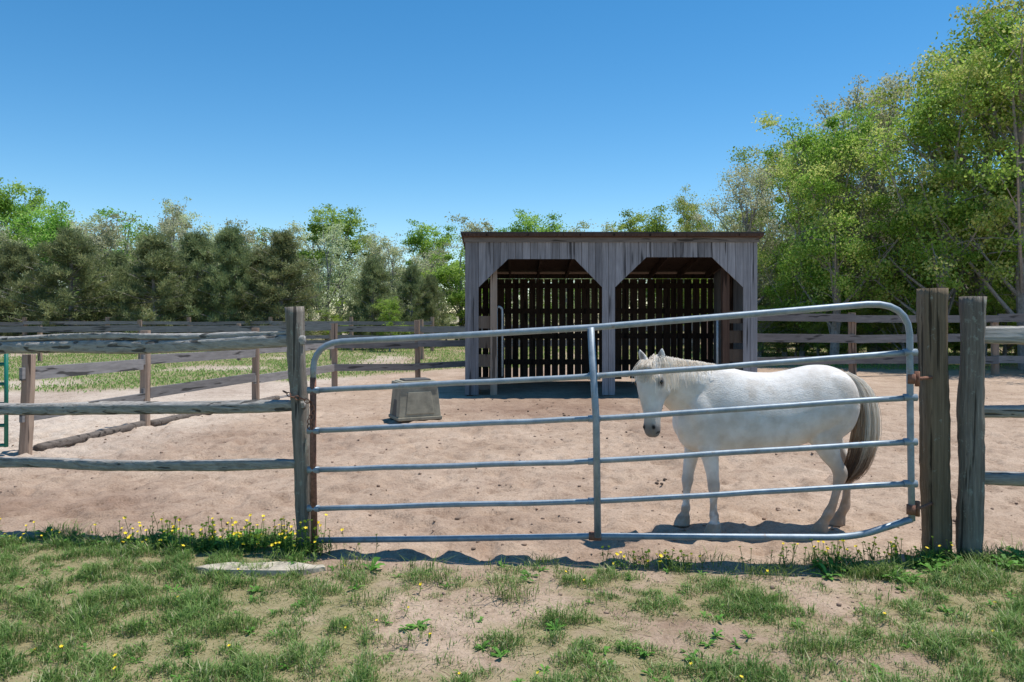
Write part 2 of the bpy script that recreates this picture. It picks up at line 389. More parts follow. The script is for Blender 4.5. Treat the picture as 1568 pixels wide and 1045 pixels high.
for k in range(40): flower(R.gauss(.85, .14), 4.98+R.uniform(-.08,.06), R.uniform(.04, .12), R.uniform(.009, .016))
for k in range(80): flower(R.gauss(2.25, .33), 5.04+R.uniform(-.08,.1), R.uniform(.06, .18), R.uniform(.009, .015))
for k in range(40): flower(R.uniform(-4.8, 4.8), R.uniform(3.3, 4.95), R.uniform(.02, .06), R.uniform(.007, .012))
fl.build('yellow_wildflowers', [yellow, weed_m])
cb = MB()
def lump(mb, cx, cy, r, mat=0, z=None):
    z0 = float(ground_h(np.array([cx]), np.array([cy]))[0])+r*.3 if z is None else z
    q = [(1,0,0),(0,1,0),(-1,0,0),(0,-1,0),(0,0,1),(0,0,-1)]
    vs = [Vector(p) for p in q]; fs = [(0,1,4),(1,2,4),(2,3,4),(3,0,4),(1,0,5),(2,1,5),(3,2,5),(0,3,5)]
    if r > .012:
        nf = []; cache = {}
        def mid(i, j):
            k_ = (min(i,j), max(i,j))
            if k_ not in cache: vs.append(((vs[i]+vs[j])/2).normalized()); cache[k_] = len(vs)-1
            return cache[k_]
        for f in fs:
            a, b_, c_ = mid(f[0],f[1]), mid(f[1],f[2]), mid(f[2],f[0]); nf += [(f[0],a,c_),(a,f[1],b_),(c_,b_,f[2]),(a,b_,c_)]
        fs = nf
    ang = R.uniform(0, 3.14); sx, sy, sz = R.uniform(.8,1.4), R.uniform(.7,1.1), R.uniform(.45,.8)
    pts_ = []
    for p in vs:
        p = p*r*R.uniform(.8, 1.15); x_, y_ = p.x*sx, p.y*sy
        pts_.append((cx+x_*math.cos(ang)-y_*math.sin(ang), cy+x_*math.sin(ang)+y_*math.cos(ang), z0+p.z*sz))
    mb.add(pts_, fs, R.random(), mat)
for k in range(2600):
    cy = 4.2+12*R.random()**1.7; cx = R.uniform(-1, 1)*cy*.75
    if grass_density(np.array([cx]), np.array([cy]))[0] > .5: continue
    lump(cb, cx, cy, .004+.014*R.random()**3.5, 0)
for k in range(60):
    cx = R.gauss(.9, 1.8); cy = R.uniform(9.5, 14.5); lump(cb, cx, cy, R.uniform(.008, .02), 1)
for (cx, cy) in ((1.38,7.4),(1.42,7.6),(1.1,12.0),(.75,12.3),(.82,12.1)):
    for q in range(3): lump(cb, cx+R.uniform(-.05,.05), cy+R.uniform(-.05,.05), .018, 1)
cb.build('dirt_clods', [clod_mat, manure_mat], True)

sb = MB()
ring0 = []; ring1 = []
for k in range(18):
    a = 2*math.pi*k/18; rx = .42*(1+R.uniform(-.12,.12)); ry = .09*(1+R.uniform(-.3,.25))
    ring0.append((-1.55+rx*math.cos(a), 4.90+ry*math.sin(a), -.03)); ring1.append((-1.55+rx*.97*math.cos(a), 4.90+ry*.93*math.sin(a), .032+R.uniform(-.006,.006)))
sb.loft([ring0, ring1]); sb.build('stepping_stone', [stone_mat])

# ------------------------------------------------------------------ near fences
lf = MB()
lf.timber((-1.39,5.42,-.15), (-1.487,5.42,1.635), .115, .12, .55, 0, 40, .11, seed=1)
lf.timber((-4.15,6.1,-.15), (-4.13,6.1,1.5), .12, .12, .5, 0, 24, .10, seed=2)
lf.build('fence_post', [post_wood], True)
lr = MB()
for i, (zl, zr, w, h_, bw) in enumerate(((1.335,1.405,.06,.085,-.012),(.885,.975,.06,.082,-.016),(.475,.565,.055,.072,-.010))):
    lr.timber((-4.2,6.02,zl-.01), (-1.40,5.38,zr), w, h_, .66-.05*i, 0, 90, .15, bow=bw, taper=.35, seed=10+i, sq_e=6)
for i, (zl, zr) in enumerate(((1.33,1.33),(.88,.88),(.47,.47))):
    lr.timber((-7.4,6.7,zl), (-4.05,6.08,zr), .06, .08, .55, 0, 40, .14, bow=-.01, taper=.3, seed=20+i, sq_e=6)
lr.timber((-4.1,6.0,1.392), (-1.5,5.41,1.452), .045, .045, .7, 0, 80, .22, bow=0.0, taper=.5, seed=17, sq_e=5)
lr.build('split_rail_fence', [rail_wood], True)
gp = MB(); gp.timber((2.80,5.24,-.15), (2.765,5.24,1.755), .155, .15, .6, 0, 40, .055, seed=3, sq_e=5); gp.build('gate_post', [dark_post_wood], True)
gp = MB(); gp.timber((2.965,5.17,-.15), (3.0,5.19,1.70), .135, .14, .45, 0, 40, .11, seed=4); gp.build('fence_post', [post_wood], True)
lr = MB()
for i, (zl, zr, h_) in enumerate(((1.445,1.46,.115),(.955,.955,.085),(.515,.51,.08))):
    lr.timber((2.96,5.22,zl), (6.0,5.2,zr), .06, h_, .65-.05*i, 0, 80, .16, bow=-.01, taper=.2, seed=30+i, sq_e=6)
lr.timber((6.0,5.22,-.1), (6.0,5.22,1.6), .13, .13, .5, 1, 20, .1, seed=6)
lr.build('split_rail_fence', [rail_wood, post_wood], True)

# ------------------------------------------------------------------ tube gate
gate = empty('tube_gate', (0.58,5.2,.8))
def child(mb, name, mats, smooth=True):
    o = mb.build(name, mats, smooth); o.parent = gate; o.matrix_parent_inverse = Matrix.Translation((-.58,-5.2,-.8)); return o
def arc(p0, c, p1, k=6):
    p0, c, p1 = Vector(p0), Vector(c), Vector(p1)
    return [p0*(1-t)**2+c*2*t*(1-t)+p1*t*t for t in [i/k for i in range(k+1)]]
def gpt(x, z): return Vector((x, 5.35-.35*(x+1.333)/3.837, z))
frame = MB(); r0 = .021
top = [gpt(-1.335, 1.15)]+arc(gpt(-1.335,1.22), gpt(-1.33,1.385), gpt(-1.14,1.402))+[gpt(-.3,1.448), gpt(.535,1.50), gpt(1.4,1.575)]+arc(gpt(2.24,1.648), gpt(2.485,1.665), gpt(2.497,1.46))+[gpt(2.50,1.0), gpt(2.505,.6), gpt(2.51,.29)]
frame.tube(top, r0, 12)
bars_ = [gpt(-1.333,.066), gpt(-.4,.102), gpt(.535,.142), gpt(1.3,.158)]+arc(gpt(2.0,.172), gpt(2.18,.178), gpt(2.30,.225))+[gpt(2.51,.30)]
frame.tube(bars_, r0, 12)
child(frame, 'frame', [galv])
bb = MB()
for (a, m_, c_) in ((1.074,1.182,1.346),(.802,.906,1.063),(.539,.628,.784),(.280,.369,.522)):
    pth = []
    for q in range(17):
        t = q/16; xx_ = -1.333+3.833*t; t1 = (xx_+1.333)/1.868
        zz_ = a+(m_-a)*t1 if t1 < 1 else m_+(c_-m_)*(xx_-.535)/1.965
        pth.append(gpt(xx_, zz_+R.uniform(-.003,.003)))
    bb.tube(pth, .0185, 12)
    for xx_, zz_ in ((.535,m_),(-1.333,a),(2.50,c_)):
        bb.tube([gpt(xx_-.04,zz_), gpt(xx_+.04,zz_)], .0235, 10)
child(bb, 'bars', [galv])
up = MB(); up.tube([gpt(.51,1.50)+Vector((0,-.02,0)), gpt(.545,.9)+Vector((0,-.02,0)), gpt(.555,.142)+Vector((0,-.02,0))], .0235, 10)
child(up, 'centre_brace', [galv])
ru = MB(); ru.tube([gpt(-1.336,1.16), gpt(-1.336,.6), gpt(-1.325,-.02)], .022, 12)
for z_ in (1.18,.36):
    ru.tube([(2.50,5.0,z_),(2.60,5.06,z_-.003),(2.73,5.18,z_-.005)], .011, 8)
    ru.tube([(2.56,5.03,z_-.05),(2.56,5.03,z_+.045)], .016, 8)
    ru.tube([gpt(2.505,z_-.03),gpt(2.505,z_+.03)], .027, 10)
ru.tube([gpt(.50,.142),gpt(.58,.142)],.028,10)
child(ru, 'rusty_upright_and_hinges', [rust])
ch = MB()
def torus(c, ax1, ax2, Rm, rm):
    rings = []
    for i in range(10):
        a = 2*math.pi*i/10; d = ax1*math.cos(a)*1.35+ax2*math.sin(a); n_ = ax1.cross(ax2)
        rings.append([c+d*Rm+(d.normalized()*math.cos(b_)+n_*math.sin(b_))*rm for b_ in [k*math.pi/3 for k in range(6)]])
    rings.append(rings[0]); ch.loft(rings, .5, 0, False)
cp = [Vector((-1.53,5.37,1.06)), Vector((-1.47,5.33,1.03)), Vector((-1.40,5.32,1.02)), Vector((-1.34,5.32,.99)), Vector((-1.33,5.315,.93)), Vector((-1.35,5.31,.87)), Vector((-1.35,5.31,.80))]
k = 0
for i in range(len(cp)-1):
    for j in range(2):
        c_ = cp[i].lerp(cp[i+1], j/2); d = (cp[i+1]-cp[i]).normalized(); o_ = d.cross(Vector((0,1,.2) if k % 2 else (0,.3,1))).normalized()
        if o_.length < .1: o_ = Vector((0,1,0))
        torus(c_, d, o_, .014, .0038); k += 1
child(ch, 'latch_chain', [rust])

# ------------------------------------------------------------------ paddock fences behind
def rail_fence(name, pts, hs, rails, pw=.12, rw=.04, rh=.14, pm=far_post_wood, rm=far_rail_wood, off=0):
    m = MB()
    for i, (p, h_) in enumerate(zip(pts, hs)):
        m.timber((p[0],p[1],-.1), (p[0]+R.uniform(-.03,.03),p[1]+R.uniform(-.03,.03),h_), pw, pw, R.uniform(.35,.7), 0, 6, .04, seed=int(R.random()*999))
    for i in range(len(pts)-1):
        a, b_ = pts[i], pts[i+1]
        for z_ in rails:
            za = z_+R.uniform(-.04,.04); zb = z_+R.uniform(-.04,.04)
            m.beam((a[0],a[1]-pw*.5-rw*.5-.003+off,za), (b_[0],b_[1]-pw*.5-rw*.5-.003+off,zb), rw, rh+R.uniform(-.02,.015), R.uniform(.3,.8), 1)
    return m.build(name, [pm, rm], False)
rail_fence('paddock_fence', [(-5.5,9.0),(-5.16,11.2),(-4.5,14.0),(-3.72,16.7),(-2.05,17.4),(-.93,17.8)], [1.12,1.34,1.32,1.36,1.42,1.3], [.9,.42], pw=.12)
rail_fence('field_fence', [(-30+3.0*i, 24.5+.22*i+.3*math.sin(i)) for i in range(11)]+[(3.2,27),(6.2,27)], [1.25+.1*math.sin(i*2.3) for i in range(13)], [1.05,.55], pw=.13, rh=.2)
rail_fence('field_fence', [(4.9,19.9),(8.56,20),(12.2,20.1),(16,20.3),(20,20.5),(24,20.6)], [1.5,1.58,1.5,1.5,1.5,1.5], [1.46,.95,.38], pw=.17, rh=.2, rw=.05)
rail_fence('field_fence', [(4+3.2*i, 30.5+.3*i) for i in range(9)], [1.35]*9, [1.2,.65], pw=.15, rh=.18)
rail_fence('field_fence', [(-32+3.2*i, 31+.1*i) for i in range(10)], [1.4]*10, [1.15,.6], pw=.15, rh=.14)
lg = MB(); lg.timber((-5.45,9.15,.03), (-5.15,11.1,.03), .12, .10, .5, 0, 20, .1, seed=70); lg.timber((-5.12,11.3,.02), (-4.3,14.6,.02), .1, .09, .5, 0, 20, .1, seed=71)
lg.build('ground_log', [log_wood], True)
gg = MB()
for z_ in (1.22,1.02,.8,.58,.34,.12):
    gg.tube([(-8.8,8.5,z_),(-5.62,8.85,z_)], .02, 8)
gg.tube([(-5.62,8.85,.1),(-5.62,8.85,1.24)], .022, 8); gg.tube([(-7.2,8.66,.1),(-7.2,8.66,1.22)], .018, 8); gg.tube([(-8.8,8.5,.1),(-8.8,8.5,1.24)], .022, 8)
gg.build('green_tube_gate', [green_paint], True)

# ------------------------------------------------------------------ shed
shed = empty('horse_shed', (1.9,16.6,0)); SI = Matrix.Translation((-1.9,-16.6,0))
def schild(mb, name, mats, sm=False):
    o = mb.build(name, mats, sm); o.parent = shed; o.matrix_parent_inverse = SI
x0, x1 = -.893, 4.665; yf, yb = 15.13, 18.35
ops = [(-.633,-.074,1.191,1.712,2.605),(1.96,2.556,3.797,4.392,2.64)]
brk = sorted(set([x0, x1]+[v for o in ops for v in o[:4]]))
fw = MB()
def botz(x, side):
    for (a, b_, c_, d, zt) in ops:
        if a-1e-6 <= x <= d+1e-6:
            if abs(x-a) < 1e-6 and side < 0: return 0.02
            if abs(x-d) < 1e-6 and side > 0: return 0.02
            return float(np.interp(x, [a,b_,c_,d], [2.07,zt,zt,2.07]))
    return .02
TZ = 2.955
for i in range(len(brk)-1):
    a, b_ = brk[i], brk[i+1]; k = max(1, round((b_-a)/.145)); w = (b_-a)/k
    for j in range(k):
        l, r_ = a+j*w, a+(j+1)*w; zl, zr = botz(l, 1), botz(r_, -1); yj = R.uniform(0, .006); g_ = .003
        fw.hexa([(l+g_,yf+yj,zl),(r_-g_,yf+yj,zr),(r_-g_,yf+.022+yj,zr),(l+g_,yf+.022+yj,zl),(l+g_,yf+yj,TZ),(r_-g_,yf+yj,TZ),(r_-g_,yf+.022+yj,TZ),(l+g_,yf+yj+.022,TZ)], R.uniform(.2,.85), 0)
fw.beam((x0-.02,yf-.02,2.99), (x1+.02,yf-.02,2.99), .03, .13, .3, 1)
schild(fw, 'front_siding', [shed_wood, far_rail_wood])
sw = MB()
y = yf+.03
while y < yb-.05:
    w = R.uniform(.13,.16); zt = 2.96-(y-yf)/(yb-yf)*.5
    for xs in (x0, x1-.022):
        sw.box(xs, xs+.022, y, y+w-.008, .03, zt, R.uniform(.3,.7))
    y += w
schild(sw, 'side_walls', [shed_wood])
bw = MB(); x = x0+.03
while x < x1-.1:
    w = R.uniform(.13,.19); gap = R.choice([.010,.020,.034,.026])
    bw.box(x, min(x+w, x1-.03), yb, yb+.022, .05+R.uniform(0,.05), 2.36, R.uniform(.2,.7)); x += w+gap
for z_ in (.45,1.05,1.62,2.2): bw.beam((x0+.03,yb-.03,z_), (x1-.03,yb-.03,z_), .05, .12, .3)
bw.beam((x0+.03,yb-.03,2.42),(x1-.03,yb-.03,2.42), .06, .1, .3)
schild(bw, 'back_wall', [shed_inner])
fr = MB()
for xx_ in (-.35,4.10): fr.box(xx_-.065, xx_+.065, yf+.12, yf+.25, 0, 2.85, .6, 0 if xx_ < 0 else 1)
fr.box(1.75,1.93, yf+.03, yf+.17, 0, 2.85, .3, 1)
for xx_ in (x0+.03,x1-.15): 
    fr.box(xx_, xx_+.12, yf+.03, yf+.15, 0, 2.85, .3, 1)
for (z_, t_) in ((.22,.5),(.66,.6),(1.02,.5),(1.40,.65)):
    fr.box(-.87,-.42, yf+.255, yf+.285, z_-.12, z_+.12, t_-.1, 0); fr.box(4.17,4.62, yf+.255, yf+.285, z_-.12+.1, z_+.12+.1, t_-.5, 0)
for k in range(9):
    xx_ = x0+.2+k*(x1-x0-.4)/8
    fr.beam((xx_,yf+.05,2.9), (xx_,yb,2.43), .05, .13, .4, 1)
for xx_ in (x0+.09,x1-.09): fr.box(xx_-.06,xx_+.06,16.7,16.82,0,2.62,.3,1)
schild(fr, 'posts_and_rafters', [tan_wood, shed_rafter])
rf = MB()
def roofz(y): return 3.075-(y-(yf-.17))*(.52/3.4)
a, b_ = x0-.06, x1+.07; ya, yb2 = yf-.17, yb+.2
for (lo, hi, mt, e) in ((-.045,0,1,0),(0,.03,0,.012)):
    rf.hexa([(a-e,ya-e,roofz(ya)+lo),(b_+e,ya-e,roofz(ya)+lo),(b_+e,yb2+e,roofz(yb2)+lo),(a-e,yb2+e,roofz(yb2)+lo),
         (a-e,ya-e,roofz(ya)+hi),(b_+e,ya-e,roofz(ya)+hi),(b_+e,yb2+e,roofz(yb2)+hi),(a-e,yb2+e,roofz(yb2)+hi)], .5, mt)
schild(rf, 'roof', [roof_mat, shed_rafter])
pp = MB()
pp.tube([(-.19,yf+.35,.35),(-.19,yf+.35,1.55)]+arc((-.19,yf+.35,1.62),(-.19,yf+.35,1.7),(-.28,yf+.35,1.7))[1:], .022, 8)
pp.tube([(-.30,yf+.35,.3),(-.30,yf+.35,1.68)], .022, 8)
pp.tube([(3.98,yf+.3,.3),(3.98,yf+.3,1.5)], .024, 8)
schild(pp, 'pipe_panel', [grey_paint], True)

# ------------------------------------------------------------------ mounting block
tb = MB()
cx, cy = -1.46, 12.0; ang = math.radians(24)
def rp(x, y, z): return (cx+x*math.cos(ang)-y*math.sin(ang), cy+x*math.sin(ang)+y*math.cos(ang), z)
def frust(w0, d0, z0, w1, d1, z1, t, m_, oy=0):
    tb.hexa([rp(-w0,-d0+oy,z0),rp(w0,-d0+oy,z0),rp(w0,d0+oy,z0),rp(-w0,d0+oy,z0),rp(-w1,-d1+oy,z1),rp(w1,-d1+oy,z1),rp(w1,d1+oy,z1),rp(-w1,d1+oy,z1)], t, m_)
frust(.34,.27,0,.34,.27,.05,.5,0); frust(.325,.255,.05,.285,.215,.50,.5,0); frust(.305,.235,.50,.30,.23,.56,.6,0); frust(.27,.2,.56,.26,.19,.575,.5,0)
tb.hexa([rp(-.22,-.262,.09),rp(.22,-.262,.09),rp(.22,-.22,.09),rp(-.22,-.22,.09),rp(-.18,-.232,.42),rp(.18,-.232,.42),rp(.18,-.19,.42),rp(-.18,-.19,.42)], .5, 0)
tb.hexa([rp(-.335,-.12,.02),rp(-.30,-.12,.02),rp(-.30,.12,.02),rp(-.335,.12,.02),rp(-.305,-.07,.3),rp(-.28,-.07,.3),rp(-.28,.07,.3),rp(-.305,.07,.3)], .5, 1)
frust(.21,.14,.577,.2,.13,.60,.5,1)
o = tb.build('mounting_block', [trough_mat, trough_dark]); bv = o.modifiers.new('b', 'BEVEL'); bv.width = .012; bv.segments = 2

# ------------------------------------------------------------------ trees
def gen_tree(seed, H, W, base, nleaf, leaf, clr, mat, nlimb=16, name='tree'):
    rs = np.random.default_rng(seed); rr = random.Random(seed); mb = MB()
    tp = [Vector((0,0,-.1))]; 
    for i in range(1, 8): tp.append(Vector((tp[-1].x+rr.uniform(-.12,.12), tp[-1].y+rr.uniform(-.12,.12), H*.85*i/7)))
    tr = H*.014+.02
    mb.tube(tp, [tr*(1.25-.15*i) if i < 7 else .02 for i in range(8)], 7, .5, 0)
    cl = []
    cz = (base+H)/2; rz = (H-base)/2
    for i in range(nlimb):
        th = i*2.4+rr.uniform(-.4,.4); ph = rr.uniform(-.75, 1.45); q = rr.uniform(.62,1.05)
        tgt = Vector((math.cos(th)*math.cos(ph)*W/2*q, math.sin(th)*math.cos(ph)*W/2*q, cz+math.sin(ph)*rz*q*.95))
        sz = max(base*.6, min(H*.75, tgt.z-rr.uniform(.15,.4)*H)); k = sz/(H*.85)*7; i0 = min(6, int(k)); st = tp[i0].lerp(tp[i0+1], k-i0)
        mid_ = st.lerp(tgt, .5)+Vector((0,0,-.03*H)) ; path = arc(st, mid_, tgt, 4)
        mb.tube(path, [tr*.45, tr*.36, tr*.28, tr*.2, tr*.1], 5, .5, 0)
        for j in range(7):
            s = rr.uniform(.35, 1); sp = st.lerp(tgt, s); off = Vector((rr.gauss(0,1), rr.gauss(0,1), rr.gauss(.25,.9)))*W*.10
            e = sp+off; mb.tube([sp, sp.lerp(e,.5)+Vector((0,0,.05)), e], [tr*.13, tr*.09, tr*.04], 4, .5, 0); cl.append(e)
        cl.append(tgt)
    C = np.array([list(c) for c in cl]); K = len(C)
    wt = rs.uniform(.2, 1.6, K); wt /= wt.sum(); idx = rs.choice(K, nleaf, p=wt)
    rad = rs.uniform(.4, 1.25, K)*clr
    off = rs.normal(size=(nleaf, 3)); off *= (rad[idx]*.55)[:, None]; off[:, 2] *= .65
    P = C[idx]+off; P[:, 2] = np.maximum(P[:, 2], .25)
    ct = rs.uniform(.1,.9,K)
    tint = np.clip(ct[idx]+rs.normal(0,.18,nleaf), 0, 1)
    return quad_obj(name, leaf_quads(rs, P, np.full(nleaf, leaf)), tint, mat, False, mb)
def gen_pine(seed, H, W, n, name='pine'):
    rs = np.random.default_rng(seed); rr = random.Random(seed); mb = MB()
    mb.tube([(0,0,-.1),(.05,0,H*.4),(-.03,.05,H*.75),(0,0,H*.97)], [.10,.08,.05,.015], 7)
    C = []
    z = .35
    while z < H*.97:
        t = z/H; r = W/2*(min(1, .75+t*.8) if t < .35 else max(.05, (1-((t-.35)/.68)**1.5)))
        for k in range(rr.randint(4, 6)):
            a = rr.uniform(0, 6.28); rl = r*rr.uniform(.55, 1.2); e = Vector((math.cos(a)*rl, math.sin(a)*rl, z+rl*rr.uniform(-.02,.5)))
            mb.tube([(0,0,z), Vector((0,0,z)).lerp(e,.5)-Vector((0,0,.05)), e], [.022,.016,.006], 4)
            for q in range(10):
                s = rr.uniform(.3, 1.03); p = Vector((0,0,z)).lerp(e, s)+Vector((rr.gauss(0,.13),rr.gauss(0,.13),rr.gauss(.02,.09))); C.append(list(p))
        z += rr.uniform(.16,.28)
    C.append([0,0,H*.97]); C = np.array(C); K = len(C); idx = rs.integers(0, K, n)
    P = C[idx]+rs.normal(size=(n,3))*.075; d = P-C[idx]; d[:,2] += .06; d /= np.linalg.norm(d, axis=1)[:,None]
    s = np.cross(d, rnd_unit(rs, n)); s /= np.linalg.norm(s, axis=1)[:,None]; ln = rs.uniform(.05,.10,n)[:,None]
    Q = np.stack([P-d*ln, P+s*.012, P+d*ln, P-s*.012], 1)
    ct = rs.uniform(.05,.9,K); tint = np.clip(ct[idx]+rs.normal(0,.15,n), 0, 1)
    return quad_obj(name, Q, tint, needle, False, mb)
A = [gen_tree(101,8,5.2,1.0,15500,.072,.52,leaf_a), gen_tree(102,8,4.6,1.0,13500,.072,.5,leaf_a,14), gen_tree(103,8,5.6,1.2,10500,.066,.52,leaf_b,17), gen_tree(104,8,5.0,.8,11000,.066,.48,leaf_b,15)]
O = [gen_tree(201,10,7.0,1.2,34000,.058,.60,leaf_r,24), gen_tree(202,10,6.4,1.0,30000,.058,.58,leaf_r,22), gen_tree(203,10,7.2,1.4,23000,.054,.58,leaf_b,24)]
PN = [gen_pine(301,5,3.6,42000), gen_pine(302,5,3.2,36000), gen_pine(303,5,3.9,44000)]
RT = random.Random(23)
def inst(me, name, x, y, sc, sz=None, parent=None):
    o = bpy.data.objects.new(name, me); o.location = (x,y,-.05); o.rotation_euler = (0,0,RT.uniform(0,6.28)); s = sc
    o.scale = (s*RT.uniform(.92,1.08), s*RT.uniform(.92,1.08), sz if sz else s); COL.objects.link(o)
    if parent: o.parent = parent
    return o
tl = empty('treeline')
prof_u = [-400,0,60,140,200,260,330,400,450,500,560,640,690,730,800,900,1000,1100,1200,1300,1600,2200]
prof_v = [290,292,296,304,314,310,320,342,336,326,338,354,338,322,330,334,330,326,314,295,280,260]
for row, (Y0, dx) in enumerate(((38.5,2.8),(43.5,2.9),(50,4.2))):
    x = -Y0*1.0
    while x < Y0*1.0:
        yy_ = Y0+RT.uniform(-1.5,1.5); u = 784+1220*x/yy_; vt = np.interp(u, prof_u, prof_v)+RT.uniform(-6,16)+(12 if row == 0 else 0)
        H = (478-vt)/1220*yy_+1.6
        inst(A[RT.choice([0,1,0,1,2,3] if row == 1 else [2,3,0,2,3,1])], 'tree', x, yy_, H/8*RT.uniform(.9,1.12), H/8*.985, tl)
        x += dx*RT.uniform(.75,1.2)
ug = empty('undergrowth')
for k in range(90):
    yy_ = RT.uniform(36,41); x = RT.uniform(-1,1)*yy_*.95; inst(RT.choice(A), 'shrub', x, yy_, RT.uniform(.28,.42), RT.uniform(.18,.3), ug)
for k in range(34):
    x = RT.uniform(7.5,24); inst(RT.choice(A[:2]+O[:2]), 'shrub', x, RT.uniform(25,31), RT.uniform(.3,.42), RT.uniform(.18,.32), ug)
for (u, vt, yy_, w) in ((25,372,34,1),(110,350,33,1.1),(180,388,34.5,.9),(235,360,33,1.1),(300,356,35,1.05),(352,350,33.5,.95),(432,358,33,1.1),(395,385,34,.85),(570,395,34,.9),(630,405,35,.7),(-80,350,33,1),(-180,360,33,1),(660,420,35.5,.7)):
    H = (478-vt)/1220*yy_+1.6; inst(RT.choice(PN), 'pine_tree', (u-784)/1220*yy_, yy_, H/5*w, H/5)
inst(A[0], 'bush', -4.9, 32, .3, .26)
for (x, yy_, H, m_) in ((10.1,25,8.2,0),(8.6,29,6.9,2),(12.2,27,9.2,2),(12.6,23.3,8.7,1),(14.2,22,10.4,0),(11.3,31,8.6,0),(15.3,26,11.5,1),(17.8,22.5,11.5,0),(13.4,29,10,2),(7.4,33,6.3,1),(10.6,34,8,2),(20.5,25,11.5,2),(18.5,29,11,1),(9.9,27.2,6.4,1)):
    inst(O[m_], 'oak_tree', x, yy_, H/10*RT.uniform(.82,.95), H/10)

# ------------------------------------------------------------------ horse
hc = 5.90
hb = MB()
def dense(rows, k=4):
    A_ = [np.array(r, float) for r in rows]; out_ = []
    for i in range(len(A_)-1):
        p0, p1, p2, p3 = A_[max(i-1,0)], A_[i], A_[i+1], A_[min(i+2,len(A_)-1)]
        for j in range(k):
            f = j/k; out_.append(.5*((2*p1)+(p2-p0)*f+(2*p0-5*p1+4*p2-p3)*f*f+(3*p1-p0-3*p2+p3)*f**3))
    out_.append(A_[-1]); return [tuple(float(q) for q in r) for r in out_]
def ring_xz(cx_, y_, zt, zb, w, n=40, e=2.25):
    out_ = []
    for k in range(n):
        a = 2*math.pi*k/n; ca, sa = math.cos(a), math.sin(a); q = (abs(ca)**e+abs(sa)**e)**(-1/e)
        zc = (zt+zb)/2; hw = w*(1-.14*sa)
        out_.append(Vector((cx_, y_+ca*q*hw, zc+sa*q*(zt-zb)/2)))
    return out_
trunk = [(1.215,.93,.74,.05),(1.235,1.02,.66,.10),(1.28,1.10,.60,.145),(1.38,1.17,.56,.185),(1.50,1.205,.545,.20),(1.62,1.185,.545,.222),(1.76,1.157,.55,.240),(1.92,1.152,.565,.246),(2.06,1.175,.60,.24),(2.20,1.205,.65,.235),(2.33,1.205,.70,.225),(2.44,1.165,.74,.19),(2.51,1.10,.78,.14),(2.55,1.02,.84,.07)]
hb.loft([ring_xz(x_, hc, a, b_, w) for x_, a, b_, w in dense(trunk)])
def ell(c, r, rot=0):
    rings = []
    for i in range(1, 14):
        ph = -math.pi/2+math.pi*i/14; ring = []
        for k in range(20):
            a = 2*math.pi*k/20; p = Vector((r[0]*math.cos(a)*math.cos(ph), r[1]*math.sin(a)*math.cos(ph), r[2]*math.sin(ph)))
            p = Matrix.Rotation(rot, 3, 'Y') @ p; ring.append(Vector(c)+p)
        rings.append(ring)
    hb.loft(rings)
def sec(path, side=(0,1,0), n=20):
    path = dense(path, 3)
    P = [Vector(p[:3]) for p in path]; rings = []
    for i, p in enumerate(path):
        d = (P[min(i+1,len(P)-1)]-P[max(i-1,0)]).normalized(); s = Vector(side); s = (s-d*s.dot(d)).normalized(); u = d.cross(s).normalized()
        rings.append([P[i]+u*p[3]*math.cos(2*math.pi*k/n)+s*p[4]*math.sin(2*math.pi*k/n) for k in range(n)])
    hb.loft(rings)
sec([(1.58,hc,.93,.25,.13),(1.42,hc-.01,.965,.235,.13),(1.30,hc-.05,1.01,.200,.115),(1.19,hc-.12,1.06,.165,.098),(1.10,hc-.19,1.10,.135,.088),(1.03,hc-.245,1.145,.105,.078),(.99,hc-.27,1.18,.07,.06)], (.35,.9,0))
for sgn in (-1, 1):
    ell((1.41,hc+sgn*.118,.80), (.13,.085,.25), -.25)
    ell((2.33,hc+sgn*.120,.92), (.19,.10,.24), .2)
    ell((2.24,hc+sgn*.13,.74), (.10,.07,.13), .3)
ell((1.27,hc-.06,.78), (.07,.075,.12)); ell((1.27,hc+.06,.78), (.07,.075,.12))
def leg(pts_): sec(pts_, (0,1,0), 16)
def hoof(x_, y_):
    rings = []
    for (z_, a, b_, o_) in ((-.012,.064,.056,-.008),(.015,.061,.053,-.004),(.055,.051,.046,.006),(.07,.045,.042,.01)):
        rings.append([Vector((x_+o_+a*math.cos(2*math.pi*k/14)*(1.0), y_+b_*math.sin(2*math.pi*k/14), z_)) for k in range(14)])
    hb.loft(rings)
fy, by = hc-.115, hc+.115
leg([(1.42,fy+.03,.78,.10,.07),(1.425,fy,.64,.082,.065),(1.44,fy,.54,.063,.056),(1.455,fy,.44,.049,.046),(1.462,fy,.375,.044,.041),(1.466,fy,.33,.046,.044),(1.466,fy,.285,.037,.036),(1.463,fy,.22,.027,.027),(1.463,fy,.155,.028,.028),(1.468,fy,.12,.037,.036),(1.472,fy,.085,.031,.031),(1.466,fy,.05,.042,.04)])
hoof(1.462, fy)
leg([(1.40,by-.03,.78,.10,.07),(1.385,by,.64,.082,.065),(1.36,by,.54,.06,.055),(1.34,by,.44,.049,.046),(1.33,by,.375,.043,.041),(1.325,by,.33,.046,.043),(1.322,by,.285,.036,.036),(1.318,by,.22,.027,.027),(1.315,by,.155,.028,.028),(1.312,by,.12,.037,.036),(1.305,by,.085,.031,.031),(1.295,by,.05,.042,.04)])
hoof(1.288, by)
